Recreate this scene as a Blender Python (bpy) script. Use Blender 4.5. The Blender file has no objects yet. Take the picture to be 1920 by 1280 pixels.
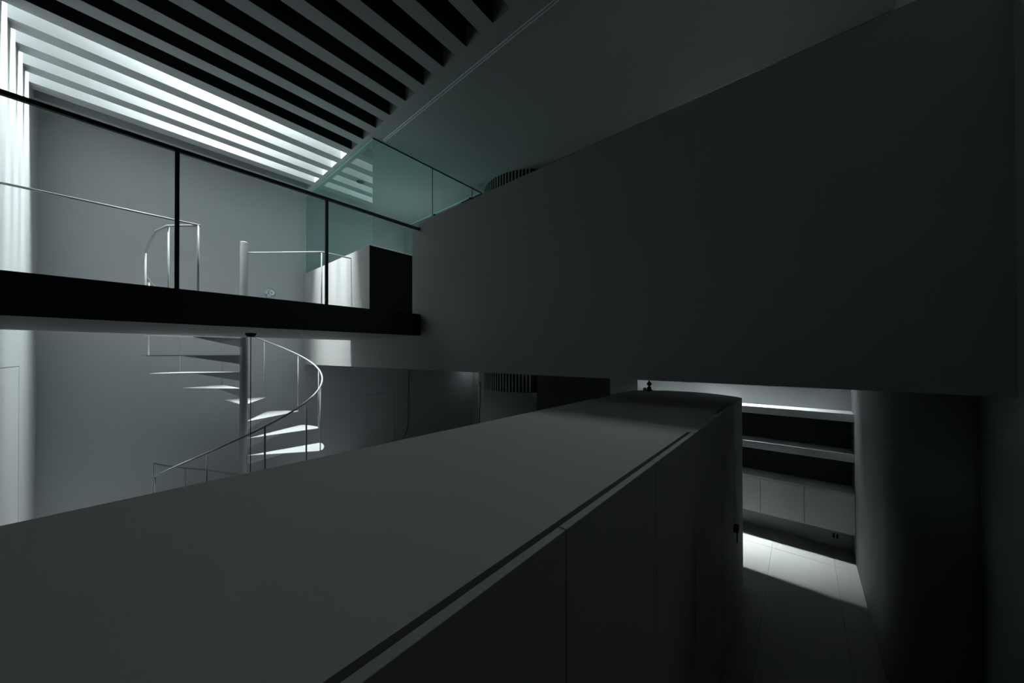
import bpy, bmesh, math, random
from mathutils import Vector, Matrix

random.seed(7)
SC = bpy.context.scene
COL = SC.collection

# ------------------------------------------------------------------ camera
F_PX, CY_PX = 629.88, 661.32
YAW, PITCH, ROLL = math.radians(40.640), math.radians(0.354), math.radians(-0.122)
EYE = Vector((0.0, 0.0, 2.2))
W = Matrix(((math.sin(YAW), -math.cos(YAW), 0), (0, 0, -1), (math.cos(YAW), math.sin(YAW), 0)))
RX = Matrix(((1, 0, 0), (0, math.cos(PITCH), math.sin(PITCH)), (0, -math.sin(PITCH), math.cos(PITCH))))
RZ = Matrix(((math.cos(ROLL), -math.sin(ROLL), 0), (math.sin(ROLL), math.cos(ROLL), 0), (0, 0, 1)))
RT = (RZ @ RX @ W).transposed()
cd = bpy.data.cameras.new('camera')
cam = bpy.data.objects.new('camera', cd)
COL.objects.link(cam)
right, up, back = RT @ Vector((1, 0, 0)), RT @ Vector((0, -1, 0)), RT @ Vector((0, 0, -1))
cam.matrix_world = Matrix(((right.x, up.x, back.x, EYE.x), (right.y, up.y, back.y, EYE.y),
                           (right.z, up.z, back.z, EYE.z), (0, 0, 0, 1)))
cd.sensor_width = 36.0
cd.lens = F_PX / 1920 * 36.0
cd.shift_y = (CY_PX - 640) / 1920
cd.clip_start = 0.02
SC.camera = cam

# ------------------------------------------------------------------ light and exposure
SC.view_settings.view_transform = 'Standard'
SC.view_settings.look = 'None'
SC.view_settings.gamma = 1.0
SC.view_settings.use_curve_mapping = False
SC.view_settings.exposure = 0.0
wd = bpy.data.worlds.new('dusk'); SC.world = wd
wd.use_nodes = True
wd.node_tree.nodes['Background'].inputs[0].default_value = (0.5, 0.6, 0.65, 1)
wd.node_tree.nodes['Background'].inputs[1].default_value = 0.0

PITCH_S, NEAR0, GAP = 0.4251, 2.249, 0.243     # ceiling slots
CEIL, SLAT_TOP = 5.77, 7.30
XL, XB, YF, YR = -0.79, 2.675, 8.40, -0.755
HB, SLAB_B, SLAB_T = 2.0, 2.467, 2.76
XBACK = 5.35
RISE = 0.276
LOW = -2 * RISE
def near(k): return NEAR0 + PITCH_S * k

def area(name, loc, sx, sy, power, color=(0.90, 0.985, 1.0), spread=180):
    l = bpy.data.lights.new(name, 'AREA'); l.shape = 'RECTANGLE'
    l.size, l.size_y, l.energy, l.color = sx, sy, power, color
    l.spread = math.radians(spread)
    o = bpy.data.objects.new(name, l); COL.objects.link(o); o.location = loc
    return o
for k in range(9, 13):                                    # the four lit skylight wells
    area('skylight_lamp', (0.98, near(k) + GAP / 2, 7.25), 1.6, GAP - 0.02, 500)
sl = area('slot_lamp', (5.275, 0.82, 5.95), 0.13, 1.25, 26, spread=24); sl.rotation_euler = (0, math.radians(2.5), 0)   # slot skylight along the back wall
area('loft_skylight_lamp', (3.28, 0.15, 5.95), 0.3, 1.5, 26)     # small skylight over the loft
ul = area('glass_room_fill', (4.3, 7.0, 3.9), 0.4, 1.2, 11); ul.rotation_euler = (math.pi, 0, 0)      # added unseen fill that brightens the glass room ceiling
area('alcove_lamp', (7.5, 8.0, 1.97), 0.12, 0.3, 0.9)                  # small lamp at the end of the passage

# ------------------------------------------------------------------ materials
def mat(name, col, rough=0.55, metal=0.0, noise=0.03, scale=6.0, bump=0.0, bscale=60.0, spec=0.3):
    m = bpy.data.materials.new(name); m.use_nodes = True
    nt = m.node_tree; b = nt.nodes['Principled BSDF']
    b.inputs['Roughness'].default_value = rough
    b.inputs['Metallic'].default_value = metal
    b.inputs['Specular IOR Level'].default_value = spec
    tc = nt.nodes.new('ShaderNodeTexCoord')
    n = nt.nodes.new('ShaderNodeTexNoise'); n.inputs['Scale'].default_value = scale; n.inputs['Detail'].default_value = 4
    nt.links.new(tc.outputs['Object'], n.inputs['Vector'])
    r = nt.nodes.new('ShaderNodeValToRGB')
    r.color_ramp.elements[0].color = (*[max(0, c * (1 - noise)) for c in col], 1)
    r.color_ramp.elements[1].color = (*[min(1, c * (1 + noise)) for c in col], 1)
    nt.links.new(n.outputs['Fac'], r.inputs['Fac'])
    nt.links.new(r.outputs['Color'], b.inputs['Base Color'])
    if bump:
        n2 = nt.nodes.new('ShaderNodeTexNoise'); n2.inputs['Scale'].default_value = bscale
        nt.links.new(tc.outputs['Object'], n2.inputs['Vector'])
        bp = nt.nodes.new('ShaderNodeBump'); bp.inputs['Strength'].default_value = bump; bp.inputs['Distance'].default_value = 0.002
        nt.links.new(n2.outputs['Fac'], bp.inputs['Height'])
        nt.links.new(bp.outputs['Normal'], b.inputs['Normal'])
    return m

def glass_mat(name, tint, ior=1.5):
    m = bpy.data.materials.new(name); m.use_nodes = True
    nt = m.node_tree; nt.nodes.clear()
    out = nt.nodes.new('ShaderNodeOutputMaterial')
    t = nt.nodes.new('ShaderNodeBsdfTransparent'); t.inputs[0].default_value = (*tint, 1)
    g = nt.nodes.new('ShaderNodeBsdfGlossy'); g.inputs['Roughness'].default_value = 0.0
    g.inputs['Color'].default_value = (0.86, 0.97, 0.94, 1)
    f = nt.nodes.new('ShaderNodeFresnel'); ge = nt.nodes.new('ShaderNodeNewGeometry')
    mr = nt.nodes.new('ShaderNodeMapRange'); mr.inputs[3].default_value = ior; mr.inputs[4].default_value = 1 / ior
    nt.links.new(ge.outputs['Backfacing'], mr.inputs[0]); nt.links.new(mr.outputs[0], f.inputs['IOR'])
    mx = nt.nodes.new('ShaderNodeMixShader')
    nt.links.new(f.outputs[0], mx.inputs[0]); nt.links.new(t.outputs[0], mx.inputs[1]); nt.links.new(g.outputs[0], mx.inputs[2])
    nt.links.new(mx.outputs[0], out.inputs[0])
    return m

M = dict(
    plaster=mat('white_plaster', (0.37, 0.385, 0.388), 0.7, noise=0.015, scale=2.0, bump=0.05),
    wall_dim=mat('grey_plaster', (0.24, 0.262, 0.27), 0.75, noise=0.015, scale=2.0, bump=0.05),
    wall_dark=mat('dark_shade_plaster', (0.05, 0.053, 0.055), 0.8, noise=0.03, scale=2.0),  # dark tone for pier shade, unseen absorbing walls and the niche panel
    ceiling=mat('ceiling_paint', (0.37, 0.385, 0.388), 0.75, noise=0.01, scale=2.0),
    steel_white=mat('white_painted_steel', (0.38, 0.392, 0.40), 0.4, noise=0.01),
    steel_black=mat('black_painted_steel', (0.012, 0.013, 0.013), 0.5, noise=0.05),
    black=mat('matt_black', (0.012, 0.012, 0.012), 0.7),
    counter=mat('grey_beige_laminate', (0.50, 0.51, 0.47), 0.6, noise=0.02, scale=3.0, spec=0.2),
    door=mat('grey_laminate', (0.46, 0.47, 0.44), 0.6, noise=0.02, scale=3.0, spec=0.2),
    cab_door=mat('cool_grey_laminate', (0.64, 0.67, 0.68), 0.55, noise=0.03, scale=4.0),
    wood=mat('grey_stained_timber', (0.58, 0.60, 0.61), 0.55, noise=0.10, scale=30.0, bump=0.3, bscale=90.0),
    tile=mat('pale_stone_tile', (0.38, 0.39, 0.37), 0.55, noise=0.06, scale=9.0, bump=0.1),
    hall=mat('white_resin_floor_lit_wall', (0.42, 0.43, 0.435), 0.5, noise=0.02),
    dark_floor=mat('dark_absorbing_floor', (0.06, 0.06, 0.058), 0.6, noise=0.15, scale=8.0),
    track=mat('track_white', (0.9, 0.92, 0.92), 0.4, noise=0.01),
    deck=mat('grey_deck_paint', (0.22, 0.226, 0.22), 0.6, noise=0.015, scale=2.0),
    far=mat('pale_grey_plaster', (0.46, 0.48, 0.49), 0.75, noise=0.015, scale=2.0, bump=0.05),
    loft=mat('warm_white_plaster', (0.40, 0.405, 0.395), 0.7, noise=0.015, scale=2.0, bump=0.05),
    pole=mat('pale_grey_steel', (0.20, 0.208, 0.212), 0.4, noise=0.01),
    grout=mat('grout', (0.30, 0.30, 0.29), 0.9),
    grille=mat('grey_louvre', (0.35, 0.36, 0.355), 0.6),
    gap=mat('dark_gap', (0.02, 0.02, 0.02), 0.9),
    brass=mat('dark_bronze', (0.03, 0.028, 0.025), 0.35, metal=0.6),
    chrome=mat('chrome', (0.7, 0.72, 0.73), 0.15, metal=1.0),
    mottle=mat('mottled_weave', (0.62, 0.50, 0.42), 0.9, noise=0.55, scale=38.0, bump=0.6),
    edge=mat('glass_edge', (0.45, 0.68, 0.64), 0.25, noise=0.02),
    glass=glass_mat('teal_glass', (0.80, 0.93, 0.91)),
    clear=glass_mat('clear_glass', (0.95, 0.97, 0.97), 2.1),
    cord=mat('black_cord', (0.015, 0.015, 0.015), 0.6),
)

# ------------------------------------------------------------------ helpers
class MB:
    """collects shapes into one mesh"""
    def __init__(s): s.v, s.f, s.sm = [], [], []
    def add(s, vs, fs, smooth=False):
        o = len(s.v); s.v += [tuple(v) for v in vs]
        for f in fs: s.f.append([i + o for i in f]); s.sm.append(smooth)
        return s
    def box(s, x0, x1, y0, y1, z0, z1):
        vs = [(x, y, z) for z in (z0, z1) for y in (y0, y1) for x in (x0, x1)]
        return s.add(vs, [(0, 2, 3, 1), (4, 5, 7, 6), (0, 1, 5, 4), (2, 6, 7, 3), (0, 4, 6, 2), (1, 3, 7, 5)])
    def prism(s, pts, z0, z1, smooth=False):
        n = len(pts); vs = [(x, y, z0) for x, y in pts] + [(x, y, z1) for x, y in pts]
        s.add(vs, [tuple(range(n - 1, -1, -1)), tuple(range(n, 2 * n))])
        return s.add(vs, [(i, (i + 1) % n, n + (i + 1) % n, n + i) for i in range(n)], smooth)
    def tube(s, pts, r, n=8, closed=False, square=False):
        P = [Vector(p) for p in pts]
        if square: n = 4
        rings = []
        ref = None
        for i, p in enumerate(P):
            d0 = (P[i] - P[i - 1]).normalized() if i else None
            d1 = (P[i + 1] - P[i]).normalized() if i < len(P) - 1 else None
            d = d1 if d0 is None else d0 if d1 is None else (d0 + d1).normalized()
            if ref is None:
                ref = Vector((0, 0, 1)) if abs(d.z) < 0.9 else Vector((1, 0, 0))
            u = (ref - d * ref.dot(d)).normalized(); w = d.cross(u); ref = u
            k = 1.0
            if d0 is not None and d1 is not None:
                k = 1 / max(0.5, math.sqrt(max(0.01, (1 + d0.dot(d1)) / 2)))
            a0 = math.pi / 4 if square else 0
            rr = r * (math.sqrt(2) if square else 1)
            rings.append([p + (u * math.cos(a0 + 2 * math.pi * j / n) + w * math.sin(a0 + 2 * math.pi * j / n)) * rr * k for j in range(n)])
        vs = [v for R in rings for v in R]
        fs = [(i * n + j, i * n + (j + 1) % n, (i + 1) * n + (j + 1) % n, (i + 1) * n + j)
              for i in range(len(P) - 1) for j in range(n)]
        o = len(s.v)
        s.add(vs, fs, not square)
        s.add([], [])
        m = len(P) * n
        s.f.append([o + j for j in range(n - 1, -1, -1)]); s.sm.append(False)
        s.f.append([o + m - n + j for j in range(n)]); s.sm.append(False)
        return s
    def lathe(s, prof, cx, cy, z0=0.0, n=20, axis='z'):
        vs = []
        for r, h in prof:
            for j in range(n):
                a = 2 * math.pi * j / n
                if axis == 'z': vs.append((cx + r * math.cos(a), cy + r * math.sin(a), z0 + h))
                else: vs.append((cx + r * math.cos(a), cy + h, z0 + r * math.sin(a)))
        fs = [(i * n + j, i * n + (j + 1) % n, (i + 1) * n + (j + 1) % n, (i + 1) * n + j)
              for i in range(len(prof) - 1) for j in range(n)]
        fs += [tuple(range(n - 1, -1, -1)), tuple(range((len(prof) - 1) * n, len(prof) * n))]
        return s.add(vs, fs, True)

def wpos(o):
    p = Vector((0, 0, 0))
    while o is not None: p += o.location; o = o.parent
    return p

def obj(name, mb, m, parent=None, bevel=0.0, origin=None, kind=None, label=None):
    off = Vector(origin) if origin is not None else (wpos(parent) if parent else Vector((0, 0, 0)))
    me = bpy.data.meshes.new(name)
    me.from_pydata([Vector(v) - off for v in mb.v], [], mb.f)
    for p, sm in zip(me.polygons, mb.sm): p.use_smooth = sm
    bm = bmesh.new(); bm.from_mesh(me)
    bmesh.ops.remove_doubles(bm, verts=bm.verts, dist=1e-6)
    bmesh.ops.recalc_face_normals(bm, faces=bm.faces)
    if bevel:
        es = [e for e in bm.edges if len(e.link_faces) == 2 and e.calc_face_angle(0) > 0.6]
        bmesh.ops.bevel(bm, geom=es, offset=bevel, segments=2, affect='EDGES', profile=0.5)
    bm.to_mesh(me); bm.free()
    me.materials.append(m)
    o = bpy.data.objects.new(name, me); COL.objects.link(o)
    if parent is not None:
        o.parent = parent
        if origin is not None: o.location = off - wpos(parent)
    elif origin is not None: o.location = off
    if kind: o['kind'] = kind
    if label: o['label'] = label
    return o

def same(name, src, parent, loc_off):
    o = bpy.data.objects.new(name, src.data); COL.objects.link(o)
    o.parent = parent; o.location = src.location + Vector(loc_off)
    return o

def tag(o, label, cat, group=None):
    o['label'] = label; o['category'] = cat
    if group: o['group'] = group
    return o
def thing(name, loc, label, cat, group=None):
    o = bpy.data.objects.new(name, None); COL.objects.link(o); o.location = loc; o.empty_display_size = 0.1
    return tag(o, label, cat, group)
def struct(name, mb, m, bevel=0.0, label=None):
    o = obj(name, mb, m, None, bevel); o['kind'] = 'structure'
    if label: o['label'] = label
    return o

# ------------------------------------------------------------------ the setting
T = 0.15
# left wall with a flush door
D1 = (6.12, 7.09, 2.08)
mb = MB().box(XL - T, XL, 3.0, D1[0], LOW, SLAT_TOP).box(XL - T, XL, D1[1], YF, LOW, SLAT_TOP).box(XL - T, XL, D1[0], D1[1], D1[2], SLAT_TOP)
struct('wall_left', mb, M['plaster'], label='white wall washed by the skylight')
struct('wall_left_near', MB().box(XL - T, XL, YR - T, 3.0, LOW, SLAT_TOP), M['wall_dark'])  # unseen stretch of wall, darkened to keep bounce off the loft front
d = struct('door_1', MB().box(XL - 0.05, XL - 0.001, D1[0] + 0.006, D1[1] - 0.006, LOW, D1[2] - 0.006), M['plaster'], label='flush white door in the bright wall')
obj('door_lining', MB().box(XL - T, XL - 0.06, D1[0], D1[1], LOW, D1[2]), M['gap'], d)
# far wall with a flush door under the loft
D2 = (3.70, 4.85, 1.195)
XE = 7.75
mb = MB().box(XL - T, D2[0], YF, YF + T, LOW, SLAT_TOP).box(D2[1], XE + T, YF, YF + T, LOW, SLAT_TOP).box(D2[0], D2[1], YF, YF + T, D2[2], SLAT_TOP)
struct('wall_far', mb, M['far'], label='tall plain wall behind the spiral staircase')
d = struct('door_2', MB().box(D2[0] + 0.006, D2[1] - 0.006, YF + 0.001, YF + 0.05, LOW, D2[2] - 0.006), M['far'], label='flush door in the dark wall under the loft')
obj('door_lining', MB().box(D2[0], D2[1], YF + 0.06, YF + T, LOW, D2[2]), M['gap'], d)
# right wall, with a rounded thicker part below the loft
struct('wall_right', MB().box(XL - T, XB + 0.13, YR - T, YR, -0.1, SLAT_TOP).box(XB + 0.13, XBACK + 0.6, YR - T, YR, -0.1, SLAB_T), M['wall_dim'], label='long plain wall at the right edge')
struct('wall_right_upper_lit', MB().box(XB + 0.13, XBACK + 0.6, YR - T, YR, SLAB_T, 6.0), M['hall'])  # paler material here imitates light falling on the upper wall
pts = [(XBACK, YR), (XBACK, -0.43)] + [(3.45 - 0.325 * math.sin(a), -0.755 + 0.325 * math.cos(a)) for a in [math.pi / 2 * i / 16 for i in range(17)]]
struct('wall_lower_right', MB().prism(pts, 0.0, HB, True), M['plaster'], label='rounded wall end beside the shelf niche')
# back walls
struct('wall_back', MB().box(XBACK, XBACK + T, YR, 5.6, LOW, 2.9), M['plaster'], label='wall behind the shelves')
struct('wall_back_upper', MB().box(XBACK, XBACK + T, YR, 5.6, 2.9, 6.0).box(XBACK, XBACK + T, 5.6, 6.0, HB, 6.0), M['wall_dark'])  # unseen upper wall, darkened so it throws less light on the ceiling
struct('wall_pier_shade', MB().box(4.905, XBACK, 2.22, 3.32, LOW, HB).box(5.15, XBACK, 3.32, 3.80, LOW, HB), M['wall_dark'])  # dark stretch of the pier, its shade put into the colour
struct('wall_pier', MB().box(4.90, XBACK, 1.80, 2.22, LOW, HB), M['plaster'], label='wall pier left of the shelf niche')
struct('wall_passage', MB().box(XBACK + T, XE, 5.45, 5.6, LOW, HB).box(XE, XE + T, 5.45, YF, LOW, HB).box(XBACK, XE + T, 5.45, YF, HB, HB + 0.1), M['plaster'])
struct('wall_glass_room', MB().box(5.16, XBACK, 6.0, YF, HB, SLAT_TOP), M['plaster'])

# ceiling: flat field, slatted field and the slot skylight
ceil = struct('ceiling', MB().box(2.6, 3.13, YR, 5.31, CEIL, CEIL + 0.25).box(3.43, 5.212, YR, 5.31, CEIL, CEIL + 0.25).box(3.13, 3.43, 0.9, 5.31, CEIL, CEIL + 0.25).box(2.6, 5.16, 5.31, YF, CEIL, CEIL + 0.25).box(XL, 2.6, YR, near(-2), CEIL, CEIL + 0.25)
              .box(XL, 2.6, near(13) + GAP, YF, CEIL, CEIL + 0.25), M['ceiling'], label='white ceiling with a slatted skylight field')
for k in range(-2, 13):
    y0, y1 = near(k) + GAP, near(k + 1)
    if k == -2: proto = obj('slat', MB().box(XL, 2.6, y0, y1, CEIL, SLAT_TOP), M['ceiling'], ceil, origin=(0, y0, CEIL))
    else: same('slat', proto, ceil, (0, PITCH_S * (k + 2), 0))
struct('ceiling_roof', MB().box(XL - T, 2.6 + T, YR - T, YF + T, SLAT_TOP, SLAT_TOP + 0.1)
       .box(2.6, 2.6 + T, YR, YF, CEIL + 0.25, SLAT_TOP).box(2.6, XE, YR - T, YF + T, 6.0, 6.1), M['ceiling'])
for k in range(-2, 9):  # black panels stand in for the shade inside the unlit slots
    if k == -2: lin0 = obj('slot_shade_panel', MB().box(XL, 2.594, near(k) + GAP - 0.004, near(k) + GAP, CEIL + 0.001, 6.25), M['black'], ceil, origin=(0, near(k), CEIL), label='black panel added for the shade in an unlit slot')
    else: same('slot_shade_panel', lin0, ceil, (0, PITCH_S * (k + 2), 0))['label'] = 'black panel added for the shade in an unlit slot'
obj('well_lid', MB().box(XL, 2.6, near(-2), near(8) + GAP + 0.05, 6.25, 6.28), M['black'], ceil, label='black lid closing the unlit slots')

# the loft: box front, low parapet, floor slab
loft = struct('wall_loft', MB().box(XB, XB + 0.13, YR, 4.146, HB, 4.03).box(XB, XB + 0.13, 4.146, YF, HB, SLAB_T)
              .box(XB, XB + 0.13, 5.40, YF, SLAB_T, 4.02), M['loft'], label='white front of the loft, with a gap for the bridge')
obj('return_panel', MB().box(XB + 0.002, 3.87, 5.392, 5.40, SLAB_T, 4.02).box(XB + 0.13, 3.87, 5.40, 5.50, SLAB_T, 4.02), M['steel_black'], loft, label='black panel on the side of the bridge opening')
struct('floor_loft', MB().box(XB + 0.13, 4.58, YR, YF, HB, SLAB_T - 0.02).box(4.58, XBACK, 5.1, YF, HB, SLAB_T - 0.02), M['plaster'])
struct('floor_loft_darkened', MB().box(XB + 0.131, 4.58, YR, 5.39, SLAB_T - 0.02, SLAB_T), M['dark_floor'])  # unseen floor, darkened to keep bounce light off the ceiling
struct('floor_glass_room', MB().box(XB + 0.131, 5.16, 5.51, YF, SLAB_T - 0.02, SLAB_T), M['tile'])

# floors
fl = struct('floor', MB().box(XL, XBACK, YR, 1.55, -0.10, -0.012), M['grout'], label='pale stone tiled floor')
tx, ty = 1.04, 0.52
tp = None
for i in range(6):
    for j in range(5):
        cx, cy = 3.80 - 4 * tx + tx * (i + 0.5), 0.26 - 1.5 * ty + ty * j - ty / 2 + ty / 2
        a0, a1 = max(XL, cx - tx / 2 + 0.0015), min(XBACK, cx + tx / 2 - 0.0015)
        b0, b1 = max(YR, cy - ty / 2 + 0.0015), min(1.55, cy + ty / 2 - 0.0015)
        if a1 - a0 < 0.02 or b1 - b0 < 0.02: continue
        full = abs(a1 - a0 - tx) < 0.01 and abs(b1 - b0 - ty) < 0.01
        if full and tp is not None: same('tile', tp[0], fl, (cx - tp[1], cy - tp[2], 0))
        else:
            o = obj('tile', MB().box(a0, a1, b0, b1, -0.012, 0.0), M['tile'], fl, origin=(cx, cy, 0))
            if full: tp = (o, cx, cy)
# sunken floor of the stair hall with the round stair opening
SCX, SCY, SR = 1.32, 6.95, 1.155
ring = 48
hole = [(SCX + 1.22 * math.cos(2 * math.pi * i / ring), SCY + 1.22 * math.sin(2 * math.pi * i / ring)) for i in range(ring)]
sq = []
for x, y in hole:
    dx, dy = x - SCX, y - SCY; m = max(abs(dx), abs(dy)); sq.append((SCX + dx / m * 1.30, SCY + dy / m * 1.30))
mb = MB()
for z in (LOW, LOW - 0.1):
    mb.add([(x, y, z) for x, y in hole] + [(x, y, z) for x, y in sq], [(i, (i + 1) % ring, ring + (i + 1) % ring, ring + i) for i in range(ring)])
mb.add([(x, y, LOW) for x, y in hole] + [(x, y, LOW - 0.1) for x, y in hole], [(i, (i + 1) % ring, ring + (i + 1) % ring, ring + i) for i in range(ring)], True)
a, b, c, e = SCX - 1.3, SCX + 1.3, SCY - 1.3, SCY + 1.3
mb.box(XL, a, 1.55, YF, LOW - 0.1, LOW).box(b, XE, 1.55, YF, LOW - 0.1, LOW).box(a, b, 1.55, c, LOW - 0.1, LOW).box(a, b, e, YF, LOW - 0.1, LOW)
struct('floor_stair_hall', mb, M['hall'])
struct('floor_step', MB().box(XL, XBACK, 1.53, 1.55, LOW, -0.012), M['plaster'])
struct('floor_basement', MB().box(a, b, c, e, -1.95, -1.90).box(a - 0.05, a, c, e, -1.9, LOW - 0.1).box(b, b + 0.05, c, e, -1.9, LOW - 0.1).box(a, b, c - 0.05, c, -1.9, LOW - 0.1).box(a, b, e, e + 0.05, -1.9, LOW - 0.1), M['plaster'])

# round shaft with louvred bands
CX, CY_, CR = 5.925, 4.528, 1.04
arc = [math.radians(100 + i * 3) for i in range(47)]
LZ0, LZ1, UZ0 = 1.478, 1.99, 5.30
def shaft(z0, z1, r):
    n = len(arc); mb = MB()
    P = [(CX + r * math.cos(t), CY_ + r * math.sin(t)) for t in arc] + [(CX + (r - 0.12) * math.cos(t), CY_ + (r - 0.12) * math.sin(t)) for t in reversed(arc)]
    vs = [(x, y, z0) for x, y in P] + [(x, y, z1) for x, y in P]; m = len(P)
    mb.add(vs, [(i, (i + 1) % m, m + (i + 1) % m, m + i) for i in range(m)], True)
    mb.add(vs, [(i, i + 1, m - 2 - i, m - 1 - i) for i in range(n - 1)] + [(m + i, m + i + 1, m + m - 2 - i, m + m - 1 - i) for i in range(n - 1)])
    return mb
sh = MB()
for z0, z1 in ((LOW, LZ0), (HB + 0.0, UZ0)):
    p = shaft(z0, z1, CR); sh.add(p.v, p.f, True)
col = struct('wall_round_shaft', sh, M['plaster'], label='round white shaft with louvred bands')
p = shaft(LZ0, HB, CR - 0.016); q = shaft(UZ0, CEIL, CR - 0.016)
obj('louvre_backing', MB().add(p.v, p.f, True).add(q.v, q.f, True), M['black'], col, label='black backing behind the louvre fins')
step = math.degrees(0.070 / CR)
for band, (z0, z1) in enumerate(((LZ0, HB), (UZ0, CEIL))):
    first = None
    for i in range(30):
        t = math.radians(112 + step * i)
        if t > math.radians(219): break
        c0 = Vector((CX + CR * math.cos(t), CY_ + CR * math.sin(t), z0))
        if first is None:
            first = obj('louvre_fin', MB().box(-0.018, 0.0, -0.013, 0.013, 0, z1 - z0), M['grille'], col)
            o = first
        else:
            o = bpy.data.objects.new('louvre_fin', first.data); COL.objects.link(o); o.parent = col
        o.location = c0; o.rotation_euler = (0, 0, t)

# ------------------------------------------------------------------ bridge
br = thing('bridge', (0.95, 5.02, SLAB_B), 'grey bridge slab with black edge crossing above the room', 'bridge')
obj('deck', MB().box(XL + 0.003, XB - 0.003, 3.96, 6.10, SLAB_B, SLAB_T - 0.002), M['deck'], br)
obj('edge_plate', MB().box(XL + 0.003, XB - 0.003, 3.945, 3.96, SLAB_B - 0.001, SLAB_T), M['steel_black'], br, label='black steel front edge plate')

RAIL_Z = 3.93
gr = thing('bridge_railing', (0.9, 3.97, SLAB_T), 'thin black railing along the near edge of the bridge', 'railing')
obj('top_rail', MB().tube([(XL, 3.97, RAIL_Z), (XB, 3.97, RAIL_Z)], 0.0155, square=True), M['steel_black'], gr)
for px in (-0.87 + 0.0, 0.305, 1.48):
    if px < XL: continue
    obj('post', MB().box(px - 0.014, px + 0.014, 3.956, 3.984, SLAB_T, RAIL_Z - 0.015), M['steel_black'], gr)

# white guards at the far edge of the bridge
g1 = thing('stair_guard', (0.0, 6.05, SLAB_T), 'white guard rail left of the stair, along the bridge to its corner post', 'railing', 'white guards on the bridge edge')
obj('top_rail', MB().tube([(XL, 6.05, RAIL_Z), (0.682, 6.05, RAIL_Z)], 0.013), M['steel_white'], g1)
for px in (0.665,):
    obj('post', MB().tube([(px, 6.05, SLAB_T), (px, 6.05, RAIL_Z)], 0.012), M['steel_white'], g1)
g2 = thing('stair_guard', (2.2, 6.08, SLAB_T), 'white guard rail running from the stair pole to the brightly lit parapet', 'railing', 'white guards on the bridge edge')
obj('top_rail', MB().tube([(SCX + 0.05, SCY - 0.02, RAIL_Z - 0.03), (2.19, 6.08, RAIL_Z), (XB, 6.08, RAIL_Z)], 0.013), M['steel_white'], g2)
for px in (2.19, 2.27):
    obj('post', MB().tube([(px, 6.08, SLAB_T), (px, 6.08, RAIL_Z)], 0.010), M['steel_white'], g2)

# ------------------------------------------------------------------ spiral staircase
st = thing('spiral_staircase', (SCX, SCY, LOW), 'white steel spiral staircase with wedge treads around a slim pole', 'staircase')
obj('pole', MB().lathe([(0.054, -1.35), (0.054, 4.61), (0.050, 4.622)], SCX, SCY, LOW, 28), M['pole'], st)
STEP = 32.0
def rail_z(deg): return 2.204 + (deg - 30) / STEP * RISE
def pol(deg, r, z): 
    t = math.radians(deg); return (SCX + r * math.cos(t), SCY + r * math.sin(t), z)
for k in range(1, 15):
    z = SLAB_T - RISE * k
    a0 = -2.5 + STEP * (7 - k) + 0.0
    a1 = a0 + STEP
    pts = [pol(a0 + 14, 0.045, 0)[:2]]
    # rounded outer corners
    for i in range(13):
        u = i / 12; dd = a0 + STEP * u
        rr = SR - 0.045 * (max(0, 1 - min(u, 1 - u) / 0.12)) ** 2
        pts.append(pol(dd, rr, 0)[:2])
    pts.append(pol(a1 - 14, 0.045, 0)[:2])
    t = obj('tread', MB().prism(pts, z - 0.012, z), M['steel_white'], st)
    m = math.radians((a0 + a1) / 2); nx, ny = -math.sin(m), math.cos(m)
    cs, sn = math.cos(m), math.sin(m)
    vs = []
    for s in (-0.006, 0.006):
        for r, h in ((0.04, -0.012), (0.70, -0.012), (0.70, -0.018), (0.04, -0.15)):
            vs.append((SCX + r * cs + s * nx, SCY + r * sn + s * ny, z + h))
    obj('bracket', MB().add(vs, [(0, 1, 2, 3), (7, 6, 5, 4), (0, 4, 5, 1), (1, 5, 6, 2), (2, 6, 7, 3), (3, 7, 4, 0)]), M['steel_white'], t)
    for dd in ([a0 + 1.5] if k <= 8 else {9: [-56.5], 10: [-88.5], 11: [-120.5]}.get(k, [])):
        obj('baluster', MB().tube([pol(dd, 1.125, z), pol(dd, 1.125, min(rail_z(dd), RAIL_Z))], 0.0095 if k <= 8 else 0.0125), M['steel_white'], st)
H = []
for i in range(0, 92):
    dd = -155 + 4 * i
    if dd > 208: break
    z = rail_z(dd)
    if dd > 180: z += 0.16 * ((dd - 180) / 28) ** 1.5
    H.append(pol(dd, 1.125, z))
H += [(0.40, 6.36, RAIL_Z - 0.01), (0.682, 6.06, RAIL_Z)]
obj('handrail', MB().tube(H, 0.0145, 10), M['steel_white'], st)
obj('end_post', MB().tube([H[0], (H[0][0], H[0][1], LOW)], 0.011), M['steel_white'], st)
obj('corner_post', MB().tube([(0.41, 6.37, RAIL_Z - 0.02), (0.41, 6.37, SLAB_T - RISE)], 0.0095), M['steel_white'], st)
# lower guard that follows the flight down to the basement
lg = thing('lower_handrail', (SCX, SCY, LOW), 'thin grey curved handrail with posts at the foot of the stair, behind the island', 'railing')
HL = [pol(155 - 3.5 * i, 1.10, 0.58 - 0.276 * 3.5 * i / 32) for i in range(0, 24)]
obj('handrail', MB().tube(HL, 0.013, 8), M['steel_white'], lg)
for i in (0, 9, 18, 23):
    obj('post', MB().tube([HL[i], (HL[i][0], HL[i][1], HL[i][2] - 1.1)], 0.0095), M['steel_white'], lg)

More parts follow.
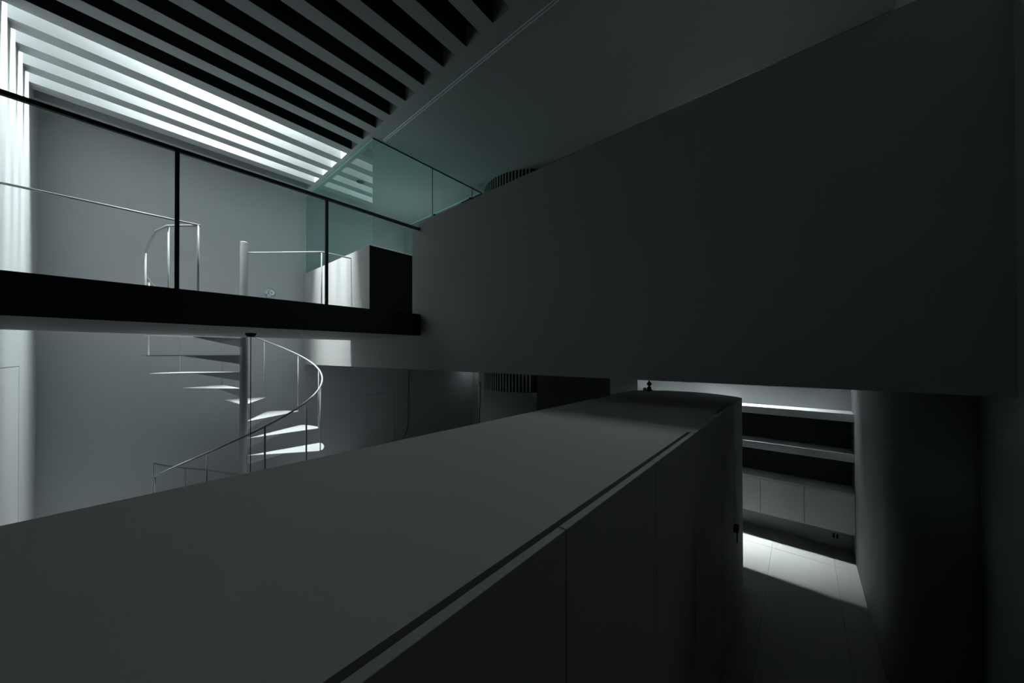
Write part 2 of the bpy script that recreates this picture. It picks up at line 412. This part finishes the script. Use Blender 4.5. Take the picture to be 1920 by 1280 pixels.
# ------------------------------------------------------------------ storage island
IX0, Y0, Y1, HI = XL, 0.412, 1.443, 1.797
isl = thing('storage_island', (1.5, 0.93, 0), 'long grey storage island with a rounded far end and flush doors', 'cabinet')
arcp = [(3.40 + 0.624 * math.cos(t), 0.93 + 0.624 * math.sin(t)) for t in [math.radians(-56 + 112 * i / 40) for i in range(41)]]
YB = 0.449
out = [(IX0, YB), (1.925, YB), (1.925, Y0), (2.625, Y0), (2.625, YB), (3.255, YB), (3.255, Y0), (3.748, Y0)] + arcp[1:-1] + [(3.748, Y1), (IX0, Y1)]
# body with smooth round end
obj('body', MB().prism(out, 0.06, HI), M['counter'], isl)
inn = [(IX0, YB + 0.04), (3.70, YB + 0.04)] + [(3.40 + 0.56 * math.cos(t), 0.93 + 0.56 * math.sin(t)) for t in [math.radians(-50 + 100 * i / 20) for i in range(21)]] + [(3.70, Y1 - 0.05), (IX0, Y1 - 0.05)]
obj('plinth', MB().prism(inn, 0.0, 0.06), M['gap'], isl)
G = 0.002
obj('bounce_absorber', MB().box(IX0, 3.74, Y1, Y1 + 0.004, 0.06, HI - 0.004), M['black'], isl, label='added black sheet that absorbs bounce light')  # added unseen sheet, keeps bounce light off the stair rails
edges = [(IX0, -0.604), (-0.604, 0.033), (0.033, 0.67), (0.67, 1.307), (1.307, 1.923), (2.627, 3.253)]
for a, b in edges:
    dr = obj('door', MB().box(a + G, b - G, Y0, Y0 + 0.021, 0.07, HI), M['door'], isl, bevel=0.0012)
hd = obj('handle', MB().box(3.17, 3.235, Y0 - 0.032, Y0, 0.79, 0.835).box(3.195, 3.205, Y0 - 0.026, Y0 - 0.018, 0.70, 0.79), M['black'], dr, bevel=0.003, label='small black handle with a hanging key')

# ------------------------------------------------------------------ shelf niche
SX = 5.08
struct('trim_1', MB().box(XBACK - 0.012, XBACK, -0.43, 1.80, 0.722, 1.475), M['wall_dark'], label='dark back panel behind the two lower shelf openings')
def shelf(z0, z1, label, x0=SX):
    o = obj('wall_shelf', MB().box(x0, XBACK, -0.43, 1.80, z0, z1), M['wood'], None, bevel=0.002, origin=(x0, 0.7, z0))
    return tag(o, label, 'shelf', 'grey shelves in the niche')
shelf(1.475, 1.56, 'upper grey timber shelf, its top brightly lit', SX)
shelf(1.051, 1.137, 'middle grey timber shelf under the brightly lit one', SX - 0.022)
cb = thing('floating_cabinet', (5.2, 0.68, 0.286), 'low wall-hung cabinet with grey doors above the lit floor', 'cabinet')
obj('top_board', MB().box(SX - 0.038, XBACK - 0.002, -0.43, 1.80, 0.700, 0.722), M['wood'], cb)
obj('carcass', MB().box(SX - 0.013, XBACK - 0.002, -0.43, 1.80, 0.290, 0.700), M['gap'], cb)
yy = [-0.43, -0.024, 0.376, 0.776, 1.176, 1.576, 1.80]
for a, b in zip(yy, yy[1:]):
    obj('door', MB().box(SX - 0.035, SX - 0.015, a + 0.002, b - 0.002, 0.286, 0.696), M['cab_door'], cb, bevel=0.001)
ot = thing('power_outlet', (XBACK, -0.30, 0.08), 'small socket plate low on the wall under the floating cabinet', 'outlet')
obj('plate', MB().box(XBACK - 0.008, XBACK, -0.338, -0.258, 0.075, 0.165), M['plaster'], ot, bevel=0.002)
for q in (-0.318, -0.288):
    obj('socket', MB().box(XBACK - 0.010, XBACK - 0.008, q, q + 0.018, 0.095, 0.145), M['gap'], ot)

# ------------------------------------------------------------------ glass room
gl = thing('glass_enclosure', (XB, 5.31, 4.02), 'teal glass enclosure standing on the low parapet of the loft', 'glass wall')
gx, gy, gt = 2.685, 5.31, 0.012
def pane(name, x0, x1, y0, y1, z0, z1, ax):
    p = obj(name, MB().box(x0, x1, y0, y1, z0, z1), M['glass'], gl)
    return p
p1 = pane('pane', gx, gx + gt, gy, YF, 4.02, CEIL, 0)
p2 = pane('pane', gx + gt, 3.868, gy, gy + gt, 4.02, CEIL, 1)
p3 = pane('glass_door', 3.876, 4.886, gy, gy + gt, SLAB_T + 0.01, CEIL - 0.01, 1)
p4 = pane('pane', 4.894, 5.16, gy, gy + gt, SLAB_T, CEIL, 1)
obj('pane_edge', MB().box(gx - 0.002, gx, gy - 0.002, gy + 0.008, 4.02, CEIL), M['edge'], p1)
obj('pane_edge', MB().box(gx - 0.004, gx + gt + 0.004, YF - 0.012, YF, 4.02, CEIL), M['edge'], p1)
obj('top_channel', MB().box(gx - 0.006, gx + gt + 0.006, gy - 0.006, YF, CEIL - 0.014, CEIL), M['edge'], p1)
obj('top_channel', MB().box(gx, 5.16, gy + gt, gy + gt + 0.010, CEIL - 0.012, CEIL), M['edge'], p2)
obj('top_seal', MB().box(gx, 5.16, gy - 0.008, gy, CEIL - 0.016, CEIL), M['black'], p2)
obj('pane_edge', MB().box(3.868, 3.876, gy, gy + gt, SLAB_T, CEIL), M['black'], p2)
obj('pane_edge', MB().box(4.886, 4.894, gy, gy + gt, SLAB_T, CEIL), M['black'], p4)
obj('lit_edge_strip', MB().box(5.11, 5.155, gy + 0.03, YF, CEIL - 0.012, CEIL - 0.001), M['edge'], p4)  # pale strip coloured as the lit line at the ceiling's back edge
for hx, hz in ((3.93, 4.87), (4.85, 5.52)):
    obj('door_clamp', MB().box(hx - 0.03, hx + 0.03, gy - 0.012, gy + gt + 0.012, hz - 0.035, hz + 0.035), M['black'], p3, bevel=0.003)

# ------------------------------------------------------------------ small fittings
tr = thing('ceiling_track', (2.84, 2.6, CEIL), 'slim white double track on the ceiling running toward the glass corner', 'track')
for dx in (-0.016, 0.016):
    obj('rail', MB().box(2.84 + dx - 0.0045, 2.84 + dx + 0.0045, YR, 5.20, CEIL - 0.012, CEIL), M['track'], tr)
obj('end_cap', MB().box(2.822, 2.858, 5.20, 5.222, CEIL - 0.018, CEIL), M['track'], tr)
dl = thing('downlight', (3.209, 6.858, CEIL), 'small dark round downlight in the ceiling behind the glass', 'light')
obj('trim_ring', MB().lathe([(0.052, -0.008), (0.075, -0.008), (0.078, 0.0), (0.052, 0.0)], 3.209, 6.858, CEIL, 28), M['black'], dl)
obj('lens', MB().lathe([(0.0, -0.004), (0.052, -0.004), (0.052, 0.0)], 3.209, 6.858, CEIL, 28), M['black'], dl)

PX, PY = 1.02, 5.02
pl = thing('pendant_lamp', (PX, PY, SLAB_B), 'pendant lamp on a thin black cord below the bridge', 'lamp')
obj('canopy', MB().lathe([(0.055, 0.0), (0.055, -0.012), (0.040, -0.040), (0.006, -0.044)], PX, PY, SLAB_B, 24), M['black'], pl)
obj('cord', MB().tube([(PX, PY, SLAB_B - 0.04), (PX, PY, 0.62)], 0.004, 6), M['cord'], pl)
obj('socket', MB().lathe([(0.012, 0.10), (0.022, 0.09), (0.022, 0.0)], PX, PY, 0.53, 16), M['black'], pl)
prof = [(0.02, 0.0)] + [(0.09 * math.sin(t), -0.09 + 0.09 * math.cos(t)) for t in [0.25 + (math.pi - 0.27) * i / 12 for i in range(13)]]
obj('glass_globe', MB().lathe(prof, PX, PY, 0.53, 24), M['clear'], pl)

# globe wall lamp on the far wall
GX, GZ, GRR = 1.985, 3.475, 0.115
wl = thing('wall_lamp', (GX, YF, GZ), 'clear glass globe lamp on the far wall above the bridge', 'lamp')
GYc = YF - 0.15
prof = [(GRR * math.sin(t), GRR * math.cos(t)) for t in [0.35 + (math.pi - 0.37) * i / 16 for i in range(17)]]
obj('glass_globe', MB().lathe([(r, h) for r, h in prof], GX, GYc, GZ, 28, axis='y'), M['clear'], wl)
obj('wall_plate', MB().lathe([(0.055, -0.022), (0.06, -0.018), (0.06, 0.0)], GX, YF, GZ, 28, axis='y'), M['chrome'], wl)
obj('socket', MB().lathe([(0.016, -0.115), (0.028, -0.11), (0.028, -0.03), (0.035, -0.022)], GX, YF, GZ, 24, axis='y'), M['chrome'], wl)
prof = [(0.001, -0.05), (0.022, -0.042), (0.030, -0.022), (0.026, -0.002), (0.014, 0.02)]
obj('bulb', MB().lathe(prof, GX, GYc - 0.005, GZ, 20, axis='y'), M['clear'], wl)

rg = MB().lathe([(0.020, -0.236), (0.040, -0.240), (0.046, -0.232), (0.044, -0.215), (0.020, -0.215), (0.020, -0.236)], GX + 0.02, YF, GZ + 0.005, 24, axis='y')
obj('retaining_ring', rg, M['track'], wl, label='bright ring at the front of the globe')
# cord hanging in the corner of the far wall
wc = [(5.29, YF - 0.01, HB), (5.29, YF - 0.012, 0.9), (5.285, YF - 0.012, 0.35)]
wc += [(5.285 - 0.55 * (1 - math.cos(t)), YF - 0.012, 0.35 - 0.62 * math.sin(t)) for t in [math.radians(12 * i) for i in range(1, 6)]]
tag(obj('hanging_cord', MB().tube(wc, 0.006, 6), M['cord'], None, origin=(5.29, YF - 0.01, LOW)), 'thin black cord hanging down the dark far wall beyond the door', 'cord')

# narrow mottled hanging beside the round shaft
hx, hy = 5.215, 5.43
th = thing('wall_hanging', (hx, hy, 0.8), 'narrow mottled brown hanging strip with a black rod left of the round shaft', 'hanging')
mb = MB()
for i in range(26):
    zz = 1.02 + i * 0.0215
    w = 0.030 + random.uniform(-0.008, 0.010)
    ox, oy = random.uniform(-0.006, 0.006), random.uniform(-0.006, 0.006)
    mb.box(hx + ox - w * 0.7, hx + ox + w * 0.7, hy + oy - w * 0.7, hy + oy + w * 0.7, zz, zz + 0.020)
obj('woven_strip', mb, M['mottle'], th)
obj('rod', MB().tube([(hx, hy, 0.68), (hx, hy, 1.60)], 0.008, 8), M['black'], th)

# little things standing on the rounded end of the island
fx, fy = 3.84, 1.28
f = obj('finial', MB().lathe([(0.032, 0.0), (0.032, 0.012), (0.020, 0.022), (0.026, 0.034), (0.014, 0.046), (0.010, 0.054), (0.024, 0.066), (0.027, 0.078), (0.020, 0.092), (0.008, 0.102), (0.003, 0.118)], fx, fy, HI, 20), M['brass'], None, origin=(fx, fy, HI))
tag(f, 'small dark turned finial standing on the far end of the island', 'ornament')
cxx, cyy = 3.80, 1.315
cr = bmesh.new(); bmesh.ops.create_icosphere(cr, subdivisions=2, radius=0.022)
mb = MB(); mb.add([(v.co.x + cxx, v.co.y + cyy, v.co.z * 0.9 + HI + 0.0195) for v in cr.verts], [tuple(v.index for v in f_.verts) for f_ in cr.faces]); cr.free()
tag(obj('crystal_ball', mb, M['chrome'], None, origin=(cxx, cyy, HI)), 'tiny glinting faceted ball beside the dark finial', 'ornament')
